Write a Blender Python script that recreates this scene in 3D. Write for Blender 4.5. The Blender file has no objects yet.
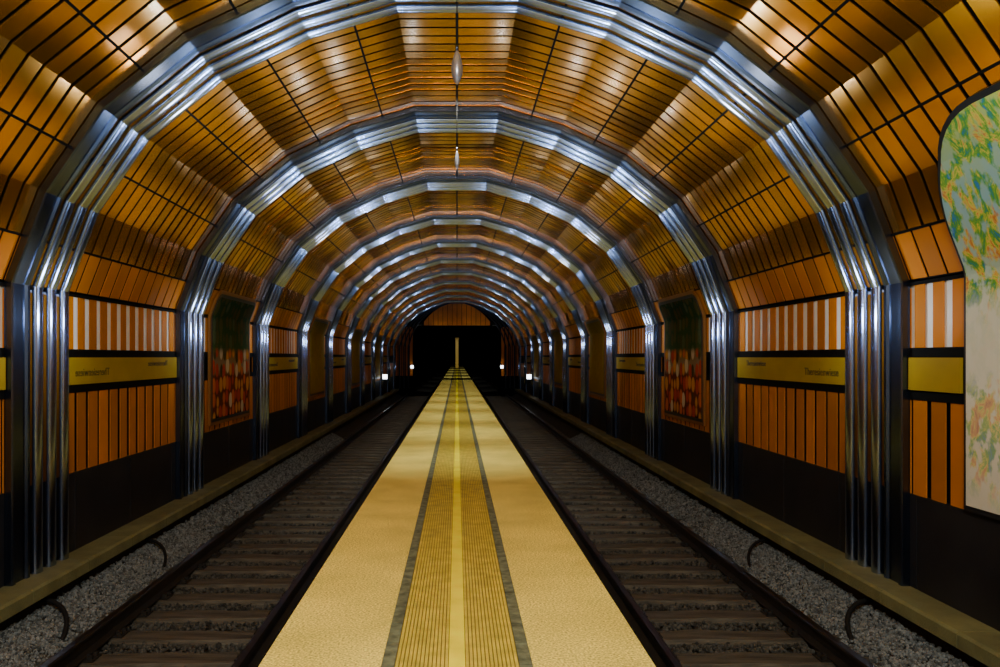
import bpy, math, random, bmesh
import numpy as np
from mathutils import Vector
random.seed(4)
E=1.5            # eye height above platform
PER=4.25; R0=6.98; NR=11; YEND=50.75
col=bpy.context.scene.collection

# ------------------------------------------------------------ helpers
def new_obj(name,data,parent=None,label=None,category=None,group=None,kind=None):
    o=bpy.data.objects.new(name,data); col.objects.link(o)
    if parent: o.parent=parent
    if label: o["label"]=label
    if category: o["category"]=category
    if group: o["group"]=group
    if kind: o["kind"]=kind
    return o
class MB:
    def __init__(s): s.v=[];s.f=[];s.m=[];s.sm=[];s.uv={}
    def add(s,vs,fs,mi=0,smooth=False,mirror=False):
        b=len(s.v)
        if mirror: vs=[(-x,y,z) for x,y,z in vs]; fs=[tuple(reversed(f)) for f in fs]
        s.v+=vs
        for f in fs:
            s.f.append(tuple(b+i for i in f)); s.m.append(mi); s.sm.append(smooth)
    def box(s,x0,x1,y0,y1,z0,z1,mi=0):
        vs=[(x0,y0,z0),(x1,y0,z0),(x1,y1,z0),(x0,y1,z0),(x0,y0,z1),(x1,y0,z1),(x1,y1,z1),(x0,y1,z1)]
        s.add(vs,[(0,3,2,1),(4,5,6,7),(0,1,5,4),(1,2,6,5),(2,3,7,6),(3,0,4,7)],mi)
    def mesh(s,name,mats):
        me=bpy.data.meshes.new(name); me.from_pydata(s.v,[],s.f)
        for m in mats: me.materials.append(m)
        me.polygons.foreach_set("material_index",s.m); me.polygons.foreach_set("use_smooth",s.sm)
        me.update(); return me
def unit(a): 
    l=math.hypot(*a); return (a[0]/l,a[1]/l)
def lerp(a,b,t): return (a[0]+(b[0]-a[0])*t,a[1]+(b[1]-a[1])*t)
def miters(path):
    n=len(path); seg=[unit((path[i+1][0]-path[i][0],path[i+1][1]-path[i][1])) for i in range(n-1)]
    nr=[(-d[1],d[0]) for d in seg]; out=[]
    for i in range(n):
        if i==0: out.append(nr[0])
        elif i==n-1: out.append(nr[-1])
        else:
            a,b=nr[i-1],nr[i]; m=unit((a[0]+b[0],a[1]+b[1])); k=1/(m[0]*a[0]+m[1]*a[1]); out.append((m[0]*k,m[1]*k))
    return out
def offset(path,d):
    return [(p[0]+d*m[0],p[1]+d*m[1]) for p,m in zip(path,miters(path))]
def sweep(mb,path,section,mi=0,smooth=False,mirror=False):
    """path in (X, height above eye); section list of (inward d, y)."""
    ms=miters(path); ns=len(section)
    for i in range(len(path)-1):
        vs=[]
        for k in (i,i+1):
            for d,y in section: vs.append((path[k][0]+d*ms[k][0],y,E+path[k][1]+d*ms[k][1]))
        fs=[(j,(j+1)%ns,ns+(j+1)%ns,ns+j) for j in range(ns)]
        mb.add(vs,fs,mi,smooth,mirror)
        if i==0: mb.add(vs[:ns],[tuple(reversed(range(ns)))],mi,False,mirror)
        if i==len(path)-2: mb.add(vs[ns:],[tuple(range(ns))],mi,False,mirror)
def tube(mb,pts,r,mi=0,n=8):
    vs=[];N=len(pts)
    for i,p in enumerate(pts):
        a=Vector(pts[max(i-1,0)]);b=Vector(pts[min(i+1,N-1)]); t=(b-a).normalized()
        u=t.orthogonal().normalized() if i==0 else (u-t*u.dot(t)).normalized()
        w=t.cross(u)
        for k in range(n):
            an=2*math.pi*k/n; q=Vector(p)+r*(u*math.cos(an)+w*math.sin(an)); vs.append(tuple(q))
    fs=[(i*n+k,i*n+(k+1)%n,(i+1)*n+(k+1)%n,(i+1)*n+k) for i in range(N-1) for k in range(n)]
    fs+=[tuple(reversed(range(n))),tuple((N-1)*n+k for k in range(n))]
    mb.add(vs,fs,mi,True)
def lathe(mb,c,prof,mi=0,n=20):
    vs=[];N=len(prof)
    for r,z in prof:
        for k in range(n): a=2*math.pi*k/n; vs.append((c[0]+r*math.cos(a),c[1]+r*math.sin(a),c[2]+z))
    fs=[(i*n+k,i*n+(k+1)%n,(i+1)*n+(k+1)%n,(i+1)*n+k) for i in range(N-1) for k in range(n)]
    mb.add(vs,fs,mi,True)

# ------------------------------------------------------------ materials
def mat(name,color,rough=.5,metal=0.,var=.0,nscale=6.,bump=0.,bscale=60.,island=0.,stretch=None,emis=None,estr=0,coat=0,spec=.5,crough=.12,patch=0):
    m=bpy.data.materials.new(name); m.use_nodes=True; nt=m.node_tree; N=nt.nodes; L=nt.links
    b=N["Principled BSDF"]; b.inputs["Roughness"].default_value=rough; b.inputs["Metallic"].default_value=metal
    b.inputs["Coat Weight"].default_value=coat; b.inputs["Coat Roughness"].default_value=crough; b.inputs["Specular IOR Level"].default_value=spec
    tc=N.new("ShaderNodeTexCoord"); mp=N.new("ShaderNodeMapping"); L.new(tc.outputs["Object"],mp.inputs[0])
    if stretch: mp.inputs["Scale"].default_value=stretch
    nz=N.new("ShaderNodeTexNoise"); nz.inputs["Scale"].default_value=nscale; nz.inputs["Detail"].default_value=6
    L.new(mp.outputs[0],nz.inputs["Vector"])
    mr=N.new("ShaderNodeMapRange"); mr.inputs[1].default_value=.3; mr.inputs[2].default_value=.7
    mr.inputs[3].default_value=1-var; mr.inputs[4].default_value=1+var; L.new(nz.outputs[0],mr.inputs[0])
    val=mr.outputs[0]
    def times(v,w):
        mu=N.new("ShaderNodeMath"); mu.operation='MULTIPLY'; L.new(v,mu.inputs[0]); L.new(w,mu.inputs[1]); return mu.outputs[0]
    if island:
        g=N.new("ShaderNodeNewGeometry"); r2=N.new("ShaderNodeMapRange"); r2.inputs[3].default_value=1-island; r2.inputs[4].default_value=1+island
        L.new(g.outputs["Random Per Island"],r2.inputs[0]); val=times(val,r2.outputs[0])
    if patch:
        n4=N.new("ShaderNodeTexNoise"); n4.inputs["Scale"].default_value=1.7; n4.inputs["Detail"].default_value=5; L.new(mp.outputs[0],n4.inputs["Vector"])
        r4=N.new("ShaderNodeMapRange"); r4.inputs[1].default_value=.3; r4.inputs[2].default_value=.7; r4.inputs[3].default_value=1-patch; r4.inputs[4].default_value=1+patch
        L.new(n4.outputs[0],r4.inputs[0]); val=times(val,r4.outputs[0])
    vm=N.new("ShaderNodeVectorMath"); vm.operation='SCALE'; vm.inputs[0].default_value=color[:3]; L.new(val,vm.inputs["Scale"])
    L.new(vm.outputs[0],b.inputs["Base Color"])
    if bump:
        n2=N.new("ShaderNodeTexNoise"); n2.inputs["Scale"].default_value=bscale; n2.inputs["Detail"].default_value=4
        L.new(mp.outputs[0],n2.inputs["Vector"]); bp=N.new("ShaderNodeBump"); bp.inputs["Strength"].default_value=bump; bp.inputs["Distance"].default_value=.02
        L.new(n2.outputs[0],bp.inputs["Height"]); L.new(bp.outputs[0],b.inputs["Normal"])
    if emis: b.inputs["Emission Color"].default_value=(*emis,1); b.inputs["Emission Strength"].default_value=estr
    return m
M_or=mat("orange_enamel",(.70,.27,.0005),.19,.9,.15,1.5,island=.32,coat=.35)
M_orw=mat("orange_enamel_wall",(.56,.18,.001),.5,.1,.1,1.5,island=.2,spec=.15)
M_lun=mat("orange_lunette",(.66,.17,.005),.5,0,.35,.9)
M_back=mat("dark_backing",(.004,.004,.004),.8,spec=.1)
M_glint=mat("painted_glint_backing",(.97,.98,1.0),.3,0.0,.05)  # white colour stands in for light reflected between the upper slats
M_rib=mat("blue_grey_steel",(.085,.115,.21),.27,1.0,.2,3)
M_ribd=mat("dark_steel",(.03,.035,.05),.5,1.0,.2,3)
M_tube=mat("polished_tube_steel",(.34,.43,.70),.20,1.0,.15,3)
M_black=mat("black_panel",(.014,.014,.017),.5,0,.3,2,spec=.3)
M_ledge=mat("ledge_concrete",(.15,.15,.06),.75,0,.3,3,.4,50)
M_plat=mat("ochre_concrete",(.80,.69,.15),.8,0,.6,80,.25,160,patch=.15)
M_groove=mat("tactile_ochre",(.62,.51,.06),.6,0,.25,8,.2,90)
M_gb=mat("groove_base",(.24,.18,.03),.8)
M_stripe=mat("yellow_stripe",(1.0,.90,.01),.55,0,.12,4)
M_stone=mat("grey_stone_border",(.13,.155,.10),.75,0,.6,14,.15,80)
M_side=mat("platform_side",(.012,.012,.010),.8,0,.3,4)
M_rail=mat("rusty_rail",(.016,.014,.013),.5,.3,.3,8)
M_head=mat("worn_rail_head",(.08,.075,.075),.35,1.0,.2,6)
M_sleep=mat("tarred_timber",(.062,.056,.044),.6,0,.9,7,1.0,20,island=0,stretch=(.25,4,2))
M_plate=mat("iron_tie_plate",(.03,.028,.027),.55,.6,.3,20)
M_bed=mat("ballast_bed",(.014,.014,.013),.9,0,.5,14,1.,30)
M_gr=mat("grey_gravel",(.125,.14,.15),.85,0,.2,10,island=.7)
M_grd=mat("oily_gravel",(.040,.040,.037),.8,0,.2,10,island=.8)
M_cable=mat("black_rubber",(.010,.010,.011),.7,spec=.15)
M_yel=mat("yellow_sign",(.38,.26,.004),.5,0,.08,3,spec=.2)
M_pyl=mat("yellow_pylon",(.75,.48,.04),.5,0,.08,3)
M_txt=mat("dark_lettering",(.04,.03,.01),.5)
M_frame=mat("ochre_frame",(.22,.08,.005),.5,0,.1,3)
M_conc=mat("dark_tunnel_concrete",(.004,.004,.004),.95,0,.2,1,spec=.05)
M_lamp=mat("lamp_glass",(.8,.85,.9),.3,0,emis=(.85,.95,1),estr=9)
M_pend=mat("pendant_shell",(.32,.33,.40),.3,.7,.1)

# ------------------------------------------------------------ profile
H=[(3.89,-2.0),(3.89,.65),(3.59,1.44),(3.09,2.17),(2.35,2.77),(1.47,3.19),(.59,3.45)]
FULL=H+[(-x,y) for x,y in reversed(H)]
PAN=offset(FULL,-.07); BACK=offset(FULL,-.11)

# ribs
RIBW=1.05
def make_rib(y0):
    root=new_obj("arch_rib",None,label="blue-grey steel arch rib of flat band and parallel tubes over tracks",category="arch",group="steel arch ribs of the vault")
    root.location=(0,y0,E-2.0)
    mb=MB(); sweep(mb,FULL,[(-.062,.0),(.0,.0),(.012,.012),(.012,.05),(-.01,.065),(-.01,.235),(.012,.25),(.012,.288),(.0,.30),(-.062,.30)])
    o=new_obj("flat_band",mb.mesh("flat_band",[M_rib]),root)
    o.location=(0,0,-(E-2.0))
    mb=MB()
    # shallow convex front face, rounded shoulders, straight sides
    sec=[(-.062,-.062),(-.02,-.068),(.010,-.062),(.022,-.046),(.029,-.023),(.031,0),(.029,.023),(.022,.046),(.010,.062),(-.02,.068),(-.062,.062)]
    sweep(mb,FULL,sec,0,True); tm=mb.mesh("rib_tube",[M_tube])
    for c in (.45,.70,.95):
        t=new_obj("rib_tube",tm,root); t.location=(0,c,-(E-2.0))
    return root
rib0=make_rib(R0)
kids=list(rib0.children)
for k in range(1,NR):
    r=rib0.copy(); col.objects.link(r); r.location.y=R0+PER*k
    for c in kids:
        q=c.copy(); q.parent=r; col.objects.link(q)

# vault slats
def rows(n):
    p=PER/n; y=R0-n*p*2; out=[]
    while y<YEND-.3: out.append(y); y+=p
    return out,p
ceil=MB(); wl=MB(); wr=MB()
nP=len(PAN)
rs=random.Random(3)
ys,pitch=rows(19)
for y in ys:
    a,b=y+.014,y+pitch-.014
    t=rs.uniform(-.003,.003)
    for i in range(2,nP-2):
        sec=[(.004+t,a),(-.002-t,b),(-.010-t,b),(-.004+t,a)]
        m0=lerp(PAN[i-1],PAN[i],.5); m1=lerp(PAN[i],PAN[i+1],.5)
        m0=lerp(m0,PAN[i],.025); m1=lerp(m1,PAN[i],.025)
        sweep(ceil,[m0,PAN[i],m1],sec)
ys,pitch=rows(16)
for y in ys:
    ph=(y+pitch/2-R0)%PER; inrib= ph<RIBW+.02
    for mb,mir in ((wr,False),(wl,True)):
        t=rs.uniform(-.003,.003)
        m1=lerp(lerp(PAN[1],PAN[2],.5),PAN[1],.03)
        a2,b2=y+.014,y+pitch-.014
        if inrib:
            sweep(mb,[(PAN[1][0],-1.19),(PAN[1][0],.60)],[(0.002,y+.004),(0.002,y+pitch-.004),(-.01,y+pitch-.004),(-.01,y+.004)],0,False,mir)
        else:
            a,b=y+.054,y+pitch-.054
            sweep(mb,[(PAN[1][0],.08),(PAN[1][0],.63)],[(t,a),(-t,b),(-.006-t,b),(-.006+t,a)],0,False,mir)
            a,b=y+.032,y+pitch-.032
            sweep(mb,[(PAN[1][0],-1.19),(PAN[1][0],-.37)],[(t,a),(-t,b),(-.008-t,b),(-.008+t,a)],0,False,mir)
        sweep(mb,[lerp(PAN[1],m1,.03),m1],[(.003,a2),(-.002,b2),(-.010,b2),(-.004,a2)],0,False,mir)
y0,y1=ys[0],YEND-.26
sweep(ceil,BACK[1:-1],[(0,y0),(0,y1),(-.05,y1),(-.05,y0)],1)
for i in range(1,nP-2):
    m=lerp(PAN[i],PAN[i+1],.5); d=unit((PAN[i+1][0]-PAN[i][0],PAN[i+1][1]-PAN[i][1]))
    sweep(ceil,[(m[0]-d[0]*.011,m[1]-d[1]*.011),(m[0]+d[0]*.011,m[1]+d[1]*.011)],[(.007,y0),(.007,y1),(-.03,y1),(-.03,y0)],1)
for mb,mir in ((wr,False),(wl,True)):
    sweep(mb,[(BACK[1][0],-2.05),(BACK[1][0],.02)],[(0,y0),(0,y1),(-.05,y1),(-.05,y0)],1,False,mir)
    sweep(mb,[(BACK[1][0],.02),(BACK[1][0],.62)],[(.026,y0),(.026,y1),(-.05,y1),(-.05,y0)],2,False,mir)  # strip with the painted reflection, behind the upper slats
    for b in range(-2,NR-1):
        ya,yb=R0+PER*b+RIBW,R0+PER*(b+1)
        for za,zb in ((.62,.65),(.0,.08),(-.37,-.29)):
            sweep(mb,[(PAN[1][0],za),(PAN[1][0],zb)],[(.008,ya),(.008,yb),(-.03,yb),(-.03,ya)],1,False,mir)
new_obj("ceiling",ceil.mesh("ceiling",[M_or,M_back]),label="vaulted ceiling of glossy orange enamel slats with dark joints",category="ceiling",kind="structure")
new_obj("wall_left",wl.mesh("wall_left",[M_orw,M_back,M_glint]),label="upright orange slat cladding beside track with dark joints",category="wall",kind="structure")
new_obj("wall_right",wr.mesh("wall_right",[M_orw,M_back,M_glint]),label="upright orange slat cladding beside track with dark joints",category="wall",kind="structure")
for side,nm in ((1,"baseboard_right"),(-1,"baseboard_left")):
    mb=MB(); yy=y0
    while yy<y1:
        a,b=sorted((side*3.955,side*3.995)); mb.box(a,b,yy+.01,min(yy+1.4,y1)-.01,E-2.0,E-1.22); yy+=1.4
    a,b=sorted((side*3.953,side*3.995)); mb.box(a,b,y0,y1,E-1.22,E-1.19)
    new_obj(nm,mb.mesh(nm,[M_black]),label="black panels below the orange wall cladding",category="wall base",kind="structure")

# ledge
for side in (1,-1):
    mb=MB(); yy=y0
    while yy<y1:
        y2=min(yy+1.05,y1)-.008
        vs=[]
        for yv in (yy,y2):
            for x,z in ((3.64,-2.12),(3.64,-2.02),(3.66,-2.0),(3.99,-2.0),(3.99,-2.12)): vs.append((x,yv,E+z))
        fs=[(j,(j+1)%5,5+(j+1)%5,5+j) for j in range(5)]+[(4,3,2,1,0),(5,6,7,8,9)]
        mb.add(vs,fs,0,False,side<0); yy+=1.05
    a,b=sorted((side*3.78,side*3.99)); mb.box(a,b,y0,y1,E-2.54,E-2.12,1)
    new_obj("ledge",mb.mesh("ledge",[M_ledge,M_side]),label="olive concrete slab ledge running along the tunnel wall",category="ledge",group="concrete track-side ledges")

# floor with banked ballast shoulders
PL=149.8
mb=MB(); mb.box(-4.2,4.2,-3,YEND+100,-1.35,-1.06)
for s in (1,-1):
    pr=[(3.25,-1.07),(3.77,-.80),(3.77,-1.07)]
    vs=[(x,yv,z) for yv in (-3,y1) for x,z in pr]
    mb.add(vs,[(0,1,4,3),(1,2,5,4),(2,0,3,5),(2,1,0),(3,4,5)],0,False,s<0)
new_obj("floor",mb.mesh("floor",[M_bed]),label="dark ballast trackbed",category="floor",kind="structure")

# platform
root=new_obj("platform",None,label="narrow ochre concrete platform with ribbed tactile centre strip",category="platform"); root.location=(0,-1.5,-1.06)
def pchild(name,mb,mats):
    o=new_obj(name,mb.mesh(name,mats),root); o.location=(0,1.5,1.06); return o
mb=MB(); mb.box(-.963,-.37,-1.5,PL,-.10,0); mb.box(.37,.963,-1.5,PL,-.10,0); mb.box(-.37,.37,-1.5,PL,-.10,-.008,1); pchild("deck_slab",mb,[M_plat,M_gb])
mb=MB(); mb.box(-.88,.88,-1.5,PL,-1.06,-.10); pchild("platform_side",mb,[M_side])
for s in (1,-1):
    mb=MB(); a,b=sorted((s*.306,s*.369)); yy=-1.5
    while yy<60: mb.box(a,b,yy,yy+.296,-.008,.001); yy+=.3
    mb.box(a,b,60,PL,-.008,.001); pchild("stone_border",mb,[M_stone])
mb=MB(); n=13
for s in (1,-1):
    for i in range(n):
        w=(.303-.042)/n; x=.042+i*w
        a,b=sorted((s*(x+.002),s*(x+w-.004))); mb.box(a,b,-1.5,PL,-.008,.003)
pchild("tactile_strip",mb,[M_groove])
mb=MB(); mb.box(-.040,.040,-1.5,PL,-.008,.005); pchild("centre_stripe",mb,[M_stripe])

# rails
def rail_mesh():
    pr=[(-.07,0),(.07,0),(.07,.012),(.012,.03),(.010,.105),(.035,.118),(.036,.14),(.028,.15),(-.028,.15),(-.036,.14),(-.035,.118),(-.010,.105),(-.012,.03),(-.07,.012)]
    n=len(pr); vs=[(x,yv,z) for yv in (-2,YEND+80) for x,z in pr]
    mb=MB()
    for j in range(n): mb.add([vs[j],vs[(j+1)%n],vs[n+(j+1)%n],vs[n+j]],[(3,2,1,0)],1 if j in (6,7,8) else 0)
    return mb.mesh("rail",[M_rail,M_head])
rm=rail_mesh()
for x in (-3.10,-1.66,1.66,3.10):
    o=new_obj("rail",rm,label="dark worn steel running rail on timber sleepers",category="rail",group="running rails"); o.location=(x,0,-.965)

# sleepers
def sleeper_mesh(v):
    rr=random.Random(v); vs=[];xs=[-1.25+.25*i for i in range(11)]; xs[0]+=rr.uniform(-.05,.05); xs[-1]+=rr.uniform(-.05,.05)
    for x in xs:
        jy=rr.uniform(-.016,.016); jz=rr.uniform(-.012,.0); jw=rr.uniform(-.012,.012)
        for yy,zz in ((-.13,0),(-.13,.10),(-.11,.13),(.11,.13),(.13,.10),(.13,0)): vs.append((x,(yy+math.copysign(jw,yy))+jy,zz+(jz if zz>0 else 0)))
    n=6; fs=[(i*n+j,(i+1)*n+j,(i+1)*n+(j+1)%n,i*n+(j+1)%n) for i in range(10) for j in range(n)]
    fs+=[tuple(range(n)),tuple(reversed([60+k for k in range(n)]))]
    mb=MB(); mb.add(vs,fs); return mb.mesh("sleeper",[M_sleep])
sm=[sleeper_mesh(i) for i in range(10)]
mb=MB(); mb.box(-.15,.15,-.085,.085,0,.012)
for x in (-.115,.115):
    for yy in (-.05,.05): mb.box(x-.018,x+.018,yy-.018,yy+.018,.012,.04)
for s in (-1,1):
    a,b=sorted((s*.075,s*.10)); mb.box(a,b,-.03,.03,.012,.045)
pm=mb.mesh("tie_plate",[M_plate])
SP=.56
y=5.45; i=0
while y<YEND-.3:
    for s in (-1,1):
        o=new_obj("sleeper",sm[random.randrange(10)],label="dark tarred timber sleeper across the track",category="railway sleeper",group="timber sleepers")
        o.location=(s*2.38,y,-1.10); o.rotation_euler=(0,0,random.uniform(-.015,.015))
        if i<28:
            for px in (-.72,.72):
                p=new_obj("tie_plate",pm,o); p.location=(px,0,.126)
    y+=SP; i+=1

# gravel (banked towards the ledge, lapping over the sleeper ends)
bm=bmesh.new(); bmesh.ops.create_icosphere(bm,subdivisions=1,radius=1); bm.verts.ensure_lookup_table()
iv=np.array([v.co[:] for v in bm.verts]); ifc=np.array([[v.index for v in f.verts] for f in bm.faces]); bm.free()
def gravel(name,regions,material,lab,zb):
    rng=np.random.default_rng(7); V=[];F=[];n=0
    for x0,x1,ya,yb,den,sz in regions:
        for _ in range(int((x1-x0)*(yb-ya)*den)):
            X=rng.uniform(x0,x1);Y=rng.uniform(ya,yb)
            onsl=abs((Y-5.45+SP/2)%SP-SP/2)<.14
            if abs(X)<3.40+rng.uniform(-.06,.06) and onsl: continue
            s=sz*rng.uniform(.6,1.3); v=iv*(1+rng.uniform(-.25,.25,(12,1)))*rng.uniform(.65,1.2,3)*s
            th=rng.uniform(0,6.28); c,sn=math.cos(th),math.sin(th)
            zz=max(zb,-1.06+(abs(X)-3.25)*.54+.005)
            if onsl: zz=max(zz,-.972)
            v=np.stack([v[:,0]*c-v[:,1]*sn,v[:,0]*sn+v[:,1]*c,v[:,2]],1)+[X,Y,zz+rng.uniform(-.005,.02)]
            V.append(v);F.append(ifc+n);n+=12
    V=np.concatenate(V);F=np.concatenate(F)
    me=bpy.data.meshes.new(name); me.from_pydata(V.tolist(),[],F.tolist()); me.materials.append(material)
    new_obj(name,me,label=lab,category="gravel",kind="stuff")
for s in (1,-1):
    def R(a,b): return tuple(sorted((s*a,s*b)))
    gravel("ballast_gravel",[(*R(3.20,3.76),5.3,11,4800,.014),(*R(3.20,3.76),11,24,1700,.018)],M_gr,"grey crushed stone ballast beside the sleepers",-1.0)
    gravel("ballast_gravel",[(*R(1.0,3.16),5.3,11,900,.018),(*R(1.0,3.16),11,18,250,.026)],M_grd,"dark oily crushed stone ballast between the rails",-1.02)

# cable loops
pts=[]
for t in np.linspace(0,1,18):
    a=t*math.pi*.5
    pts.append((3.76-.34*math.sin(a),-.34*t*t,-.70-.26*(1-math.cos(a))))
for k,r in ((0,.022),(1,.018)):
    mb=MB(); tube(mb,pts,r); cm=mb.mesh("cable_loop",[M_cable])
    mb=MB(); tube(mb,[(-x,y,z) for x,y,z in pts],r); cmm=mb.mesh("cable_loop",[M_cable])
    for m in (cm,cmm):
        o=new_obj("cable_loop",m,label="black cable curving from ledge into the ballast",category="cable",group="trackside cable loops"); o.location=(0,7.25+2.4*k,0)

# signs
def text_mesh(s,size):
    c=bpy.data.curves.new("t",'FONT'); c.body=s; c.size=size; c.extrude=.002; c.align_x='CENTER'; c.align_y='CENTER'; c.space_character=1.08
    o=bpy.data.objects.new("t",c); col.objects.link(o); dg=bpy.context.evaluated_depsgraph_get()
    me=bpy.data.meshes.new_from_object(o.evaluated_get(dg)); bpy.data.objects.remove(o); return me
T1=text_mesh("Theresienwiese",.118); T2=text_mesh("Theresienwiese",.10)
def put_text(T,side,yc,zc,root,x):
    mb=MB(); vs=[(x-.001-v.co.z, -v.co.x, v.co.y) for v in T.vertices]
    mb.add(vs,[tuple(p.vertices) for p in T.polygons],0,False,side<0)
    o=new_obj("lettering",mb.mesh("lettering",[M_txt]),root); o.location=(0,yc,zc)
def sign(side,ya,yb,text):
    root=new_obj("station_name_sign",None,label="long yellow station name band set in black trim" if text else "plain yellow end of the station name band",category="sign",group="yellow station name bands")
    root.location=(side*3.935,(ya+yb)/2,E-.285)
    mb=MB(); mb.box(-.005 if side>0 else -.02,.02 if side>0 else .005,-(yb-ya)/2,(yb-ya)/2,0,.28)
    new_obj("sign_board",mb.mesh("sign_board",[M_yel]),root)
    if text:
        put_text(T1,side,-(yb-ya)/2+.60,.12,root,-.006)
        put_text(T2,side,(yb-ya)/2-.70,.2,root,-.006)
for s in (1,-1):
    sign(s,6.25,R0-.01,False)
    for b in (1,3,5,7,9):
        sign(s,R0+PER*(b-1)+1.06,R0+PER*b-.01,True)

# posters
RP=H
segL=[math.hypot(RP[i+1][0]-RP[i][0],RP[i+1][1]-RP[i][1]) for i in range(len(RP)-1)]
msR=miters(FULL)
def s_of(Y):
    s=0
    for i in range(len(RP)-1):
        if Y<=RP[i+1][1]: return s+segL[i]*(Y-RP[i][1])/(RP[i+1][1]-RP[i][1])
        s+=segL[i]
def pos(s,d):
    for i in range(len(RP)-1):
        if s<=segL[i] or i==len(RP)-2:
            t=s/segL[i]; p=lerp(RP[i],RP[i+1],t); m=lerp(msR[i],msR[i+1],t); return (p[0]+d*m[0],p[1]+d*m[1])
        s-=segL[i]
def board(ya,yb,Yb,Yt,rad,d0,d1,inset,side,material,name,parent,off):
    s0,s1=s_of(Yb)+inset,s_of(Yt)-inset; ya+=inset; yb-=inset; rad=max(rad-inset,.05)
    nc,nrw=28,36
    ysl=[ya+(yb-ya)*(.5-.5*math.cos(math.pi*j/nc)) for j in range(nc+1)]
    vs=[];uv=[]
    for d in (d1,d0):
        for yv in ysl:
            e=min(yv-ya,yb-yv); top=s1
            if e<rad: top=s1-rad+math.sqrt(max(0,rad*rad-(rad-e)**2))
            for k in range(nrw+1):
                s=s0+(top-s0)*k/nrw; p=pos(s,d); vs.append((p[0]-off[0],yv-off[1],E+p[1]-off[2])); uv.append(((yv-ya)/(yb-ya),(s-s0)/(s1-s0)))
    n=nrw+1; M=(nc+1)*n; fs=[]
    for j in range(nc):
        for k in range(nrw):
            a=j*n+k; fs.append((a,a+1,a+n+1,a+n)); fs.append((M+a,M+a+n,M+a+n+1,M+a+1))
    for k in range(nrw):
        fs.append((k+1,k,M+k,M+k+1)); a=nc*n+k; fs.append((a,a+1,M+a+1,M+a))
    for j in range(nc):
        a=j*n; fs.append((a,a+n,M+a+n,M+a)); a=j*n+nrw; fs.append((a+n,a,M+a,M+a+n))
    if side<0: vs=[(-x,y,z) for x,y,z in vs]; fs=[tuple(reversed(f)) for f in fs]
    me=bpy.data.meshes.new(name); me.from_pydata(vs,[],fs); me.materials.append(material)
    ul=me.uv_layers.new(name="UVMap")
    for l in me.loops: ul.data[l.index].uv=uv[l.vertex_index]
    return new_obj(name,me,parent)
def art(name,stops,streak,noise_stops,band,rough=.8,wob=.16,thr=(.42,.58),interp='LINEAR',cells=None,spec=.06,rnd=.75):
    m=bpy.data.materials.new(name); m.use_nodes=True; nt=m.node_tree;N=nt.nodes;L=nt.links;b=N["Principled BSDF"]; b.inputs["Roughness"].default_value=rough
    b.inputs["Specular IOR Level"].default_value=spec
    uv=N.new("ShaderNodeUVMap"); sp=N.new("ShaderNodeSeparateXYZ"); L.new(uv.outputs[0],sp.inputs[0])
    nz=N.new("ShaderNodeTexNoise"); nz.inputs["Scale"].default_value=7; nz.inputs["Detail"].default_value=8; nz.inputs["Roughness"].default_value=.7; L.new(uv.outputs[0],nz.inputs["Vector"])
    ma=N.new("ShaderNodeMath"); ma.operation='MULTIPLY_ADD'; ma.inputs[1].default_value=wob; L.new(nz.outputs[0],ma.inputs[0]); L.new(sp.outputs[1],ma.inputs[2])
    sb=N.new("ShaderNodeMath"); sb.operation='SUBTRACT'; sb.inputs[1].default_value=wob/2; L.new(ma.outputs[0],sb.inputs[0])
    def ramp(st,src,ip='LINEAR'):
        r=N.new("ShaderNodeValToRGB"); r.color_ramp.interpolation=ip
        for i,(p,c) in enumerate(st):
            e=r.color_ramp.elements[i] if i<2 else r.color_ramp.elements.new(p)
            e.position=p; e.color=(*c,1)
        L.new(src,r.inputs[0]); return r
    base=ramp(stops,sb.outputs[0],interp)
    mp=N.new("ShaderNodeMapping"); mp.inputs["Scale"].default_value=streak; L.new(uv.outputs[0],mp.inputs[0])
    msk=ramp(band,sb.outputs[0])
    th=N.new("ShaderNodeMapRange")
    if cells:
        mp.inputs["Scale"].default_value=cells
        vo=N.new("ShaderNodeTexVoronoi"); vo.inputs["Scale"].default_value=1; vo.inputs["Randomness"].default_value=rnd; L.new(mp.outputs[0],vo.inputs["Vector"])
        sc=N.new("ShaderNodeSeparateColor"); L.new(vo.outputs["Color"],sc.inputs[0])
        det=ramp(noise_stops,sc.outputs[0],'CONSTANT')
        th.inputs[1].default_value=.58; th.inputs[2].default_value=.46; L.new(vo.outputs["Distance"],th.inputs[0])
    else:
        n2=N.new("ShaderNodeTexNoise"); n2.inputs["Scale"].default_value=5; n2.inputs["Detail"].default_value=9; n2.inputs["Roughness"].default_value=.75; n2.inputs["Distortion"].default_value=1.2; L.new(mp.outputs[0],n2.inputs["Vector"])
        det=ramp(noise_stops,n2.outputs[0])
        n3=N.new("ShaderNodeTexNoise"); n3.inputs["Scale"].default_value=9; n3.inputs["Detail"].default_value=6; L.new(mp.outputs[0],n3.inputs["Vector"])
        th.inputs[1].default_value=thr[0]; th.inputs[2].default_value=thr[1]; L.new(n3.outputs[0],th.inputs[0])
    mu=N.new("ShaderNodeMath"); mu.operation='MULTIPLY'; L.new(msk.outputs[0],mu.inputs[0]); L.new(th.outputs[0],mu.inputs[1])
    mx=N.new("ShaderNodeMixRGB"); L.new(mu.outputs[0],mx.inputs[0]); L.new(base.outputs[0],mx.inputs[1]); L.new(det.outputs[0],mx.inputs[2])
    L.new(mx.outputs[0],b.inputs["Base Color"]); return m
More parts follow.
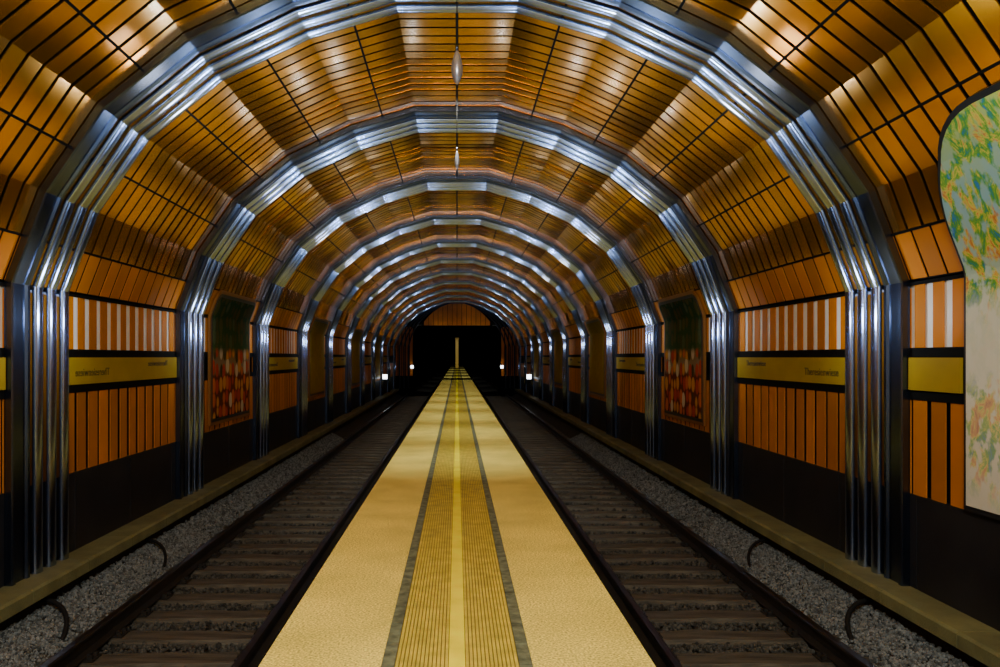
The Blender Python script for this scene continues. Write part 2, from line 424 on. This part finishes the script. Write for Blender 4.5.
A0=art("mural_pastel",[(0,(.70,.70,.62)),(.14,(.76,.76,.68)),(.3,(.84,.88,.82)),(.5,(.80,.88,.84)),(.60,(.50,.70,.66)),(.80,(.30,.56,.66)),(1,(.50,.66,.16))],(2.4,1.9,1),
  [(.34,(.50,.14,.07)),(.41,(.75,.34,.08)),(.46,(.82,.74,.14)),(.51,(.24,.52,.06)),(.57,(.06,.36,.10)),(.63,(.06,.24,.66))],
  [(0,(.05,)*3),(.12,(.7,)*3),(.28,(.7,)*3),(.36,(.04,)*3),(.48,(.10,)*3),(.57,(1,)*3),(1,(1,)*3)],thr=(.44,.52),wob=.22)
A1=art("mural_dark",[(0,(.02,.012,.01)),(.05,(.12,.03,.01)),(.34,(.12,.03,.01)),(.40,(.26,.20,.12)),(.53,(.20,.12,.05)),(.58,(.03,.070,.020)),(.93,(.012,.040,.016))],(3.2,.5,1),
  [(0,(.44,.05,.01)),(.3,(.58,.13,.01)),(.55,(.60,.26,.03)),(.74,(.58,.50,.34)),(.88,(.06,.05,.02))],
  [(0,(.9,)*3),(.2,(1,)*3),(.53,(1,)*3),(.58,(.08,)*3),(1,(.08,)*3)],wob=.03,cells=(12,8,1),rnd=.45)
A2=art("mural_ochre",[(0,(.34,.22,.015)),(.4,(.36,.25,.02)),(.7,(.28,.20,.02)),(1,(.10,.08,.02))],(3,1,1),
  [(.4,(.3,.11,.02)),(.5,(.3,.2,.03)),(.6,(.09,.07,.02))],[(0,(.5,)*3),(.5,(.6,)*3),(1,(.4,)*3)])
def poster(side,ya,yb,Yb,Yt,rad,A,lab,frm=M_black,ins=.06):
    off=(3.9,(ya+yb)/2,E+Yb)
    root=new_obj("mural_board",None,label=lab,category="mural",group="framed murals on the walls"); root.location=(side*3.9,off[1],off[2])
    board(ya,yb,Yb,Yt,rad,-.06,-.02,0,side,frm,"frame",root,off)
    if frm is M_frame: board(ya,yb,Yb,Yt,rad,-.04,-.014,.055,side,M_black,"inner_frame",root,off)
    board(ya,yb,Yb,Yt,rad,-.03,-.006,ins,side,A,"picture",root,off)
poster(1,3.75,6.17,-1.18,1.72,.85,A0,"tall round-topped pastel mural, green blue and cream, in black frame",ins=.045)
for s in (1,-1):
    for k,(A,lab) in enumerate([(A1,"dark green and red mural of massed figures in thin ochre frame")]+[(A2,"plain ochre mural panel in thin ochre frame")]*3):
        yb_=R0+PER*(2*k+2); poster(s,yb_-2.80,yb_-.38,-1.10,1.06,.2,A,lab,frm=M_frame,ins=.11)

# pendants
for y,Y,zc in ((5.5,2.0,3.5),(9.8,2.42,3.5)):
    root=new_obj("pendant_lamp",None,label="slender grey teardrop pendant hanging on thin cable",category="pendant lamp",group="hanging pendants"); root.location=(0,y,E+Y-.13)
    f=1 if y<8 else .7
    mb=MB(); lathe(mb,(0,0,0),[(.001,0),(.014*f,.012),(.034*f,.06),(.041*f,.11),(.034*f,.16),(.020*f,.21),(.008,.235),(.001,.24)]); new_obj("lamp_body",mb.mesh("lamp_body",[M_pend]),root)
    mb=MB(); tube(mb,[(0,0,.23),(0,0,zc-Y+.13)],.004); new_obj("suspension_cable",mb.mesh("suspension_cable",[M_cable]),root)
    mb=MB(); lathe(mb,(0,0,.235),[(.001,0),(.011,0),(.011,.04),(.001,.045)]); new_obj("cable_socket",mb.mesh("cable_socket",[M_rib]),root)

# marker lamps
def marker(x,y,Y,size,back):
    root=new_obj("marker_lamp",None,label="small glowing white box lamp on bracket",category="signal lamp",group="white marker lamps"); root.location=(x,y,E+Y)
    mb=MB(); mb.box(-.5*size,.5*size,-.02,.06,-.5*size,.5*size); new_obj("lamp_glass",mb.mesh("lamp_glass",[M_lamp]),root)
    mb=MB(); h=.5*size+.02; mb.box(-h,h,.06,.12,-h,h)
    mb.box(min(0,back),max(0,back),.08,.11,-.03,.03); new_obj("lamp_housing",mb.mesh("lamp_housing",[M_black]),root)
for s in (1,-1):
    marker(s*3.66,40.6,-1.0,.22,s*.2)
    marker(s*2.84,50.55,-.62,.17,s*.2)

# end wall and tunnel beyond
mb=MB(); OW=2.75; OT=2.0
allp=offset(FULL,-.1)
def topY(x,sx,sy):
    x=abs(x)/sx
    for k in range(1,6):
        a,b=allp[k],allp[k+1]
        if b[0]<=x<=a[0]: return sy*(a[1]+(b[1]-a[1])*(a[0]-x)/(a[0]-b[0]))
    return sy*allp[6][1] if x<1 else -9
nx=16
for i in range(nx):
    xa=-2.4+4.8*i/nx+.012; xb=-2.4+4.8*(i+1)/nx-.012
    ta,tb=topY(xa,.68,.97),topY(xb,.68,.97)
    if min(ta,tb)>OT+.05:
        mb.add([(xa,YEND-.05,E+OT),(xb,YEND-.05,E+OT),(xb,YEND-.05,E+tb),(xa,YEND-.05,E+ta)],[(0,1,2,3)],1)
for sx,sy,dy in ((.93,1.0,.1),(.86,.995,.08),(.79,.99,.06)):
    P=[(x*sx,yv*sy if yv>0 else yv) for x,yv in FULL]
    sweep(mb,P,[(-.06,YEND-.06-dy),(.03,YEND-.06-dy),(.03,YEND-.01),(-.06,YEND-.01)],2)
for s in (1,-1):
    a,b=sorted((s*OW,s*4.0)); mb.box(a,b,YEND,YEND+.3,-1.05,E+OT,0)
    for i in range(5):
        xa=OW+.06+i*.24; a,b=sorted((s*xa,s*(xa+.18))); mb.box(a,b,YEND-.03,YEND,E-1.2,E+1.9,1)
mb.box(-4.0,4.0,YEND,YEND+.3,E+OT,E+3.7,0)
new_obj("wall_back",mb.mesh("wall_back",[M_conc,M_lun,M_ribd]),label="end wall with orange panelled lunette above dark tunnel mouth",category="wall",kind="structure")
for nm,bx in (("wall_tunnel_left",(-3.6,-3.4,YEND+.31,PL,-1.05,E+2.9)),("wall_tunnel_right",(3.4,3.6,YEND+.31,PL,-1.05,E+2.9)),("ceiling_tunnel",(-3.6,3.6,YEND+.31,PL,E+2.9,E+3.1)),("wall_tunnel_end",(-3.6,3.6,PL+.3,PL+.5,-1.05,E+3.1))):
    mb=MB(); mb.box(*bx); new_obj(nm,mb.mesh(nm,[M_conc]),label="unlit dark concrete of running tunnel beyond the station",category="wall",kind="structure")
# pylon
root=new_obj("sign_pylon",None,label="slim yellow pylon with a wider head at platform end",category="sign post"); root.location=(0,110,0.01)
mb=MB(); mb.box(-.20,.20,-.12,.12,0,3.9); new_obj("post",mb.mesh("post",[M_pyl]),root)
mb=MB(); mb.box(-.27,.27,-.15,.15,3.9,4.15); new_obj("post_head",mb.mesh("post_head",[M_pyl]),root)

# ------------------------------------------------------------ lights
def area(loc,d,sx,sy,p,c=(1,.95,.88),spread=180):
    l=bpy.data.lights.new("added_light",'AREA'); l.shape='RECTANGLE'; l.size=sx; l.size_y=sy; l.energy=p; l.color=c; l.spread=math.radians(spread)  # added light source, no fixture belongs to it
    o=bpy.data.objects.new("added_light",l); col.objects.link(o); o.location=loc
    o.rotation_euler=Vector(d).to_track_quat('-Z','Y').to_euler()
def spot(loc,d,p,ang,c=(1,.95,.8)):
    l=bpy.data.lights.new("added_spot",'SPOT'); l.energy=p; l.color=c; l.spot_size=math.radians(ang); l.spot_blend=.6; l.shadow_soft_size=.03  # added spot, no fixture belongs to it
    o=bpy.data.objects.new("added_spot",l); col.objects.link(o); o.location=loc
    o.rotation_euler=Vector(d).to_track_quat('-Z','Y').to_euler()
cold=(.58,.79,1.0); neut=(1,.96,.84)
area((0,-.8,E+2.6),(0,.8,-.6),1.8,.3,420,(1,.98,.82))  # added fill behind the camera, brightens the platform
for k in range(-1,NR):
    yr=R0+PER*k; f=1.0 if k<1 else max(.30,1-.10*k)
    if k>=0: area((0,yr+2.6,E+3.28),(0,.5,-.86),.5,.08,25*f,(1,.98,.82),60)  # added under the crown, tilted forward to brighten the platform
    for s in (1,-1):
        area((s*.9,yr+.9,E+.8),(s*.35,.0,.94),.12,.12,(42 if k<0 else 38)*f,cold,150)  # added small source, puts cold glints on the rib folds
        area((s*2.3,yr+1.3,E+1.85),(s*.72,.0,.68),.25,.25,(24 if k<0 else 8)*f,neut,140)  # added close to the vault for bright pools beside the ribs
        if k<9:
            area((s*3.0,yr+.55,E+.40),(s,-.05,.0),.5,.12,(8 if k<0 else 7)*f,(.8,.92,1),120)  # added beside the pier to give its eye-level highlight
for yy in (56,66,78,92):
    spot((0,yy,E+2.8),(0,.7,-.7),450,60)  # added to light the platform inside the tunnel
spot((0,98,E+2.8),(0,.98,-.2),1300,24)  # added to brighten the pylon
w=bpy.data.worlds.new("w"); bpy.context.scene.world=w; w.use_nodes=True
w.node_tree.nodes["Background"].inputs[0].default_value=(.5,.55,.7,1); w.node_tree.nodes["Background"].inputs[1].default_value=.002

cam=bpy.data.cameras.new("camera"); co=bpy.data.objects.new("camera",cam); col.objects.link(co)
co.location=(0,0,E); co.rotation_euler=(math.pi/2,0,0); cam.sensor_width=36; cam.lens=28.8; cam.shift_x=.043; cam.shift_y=.0235; cam.clip_end=500; cam.clip_start=.05
bpy.context.scene.camera=co
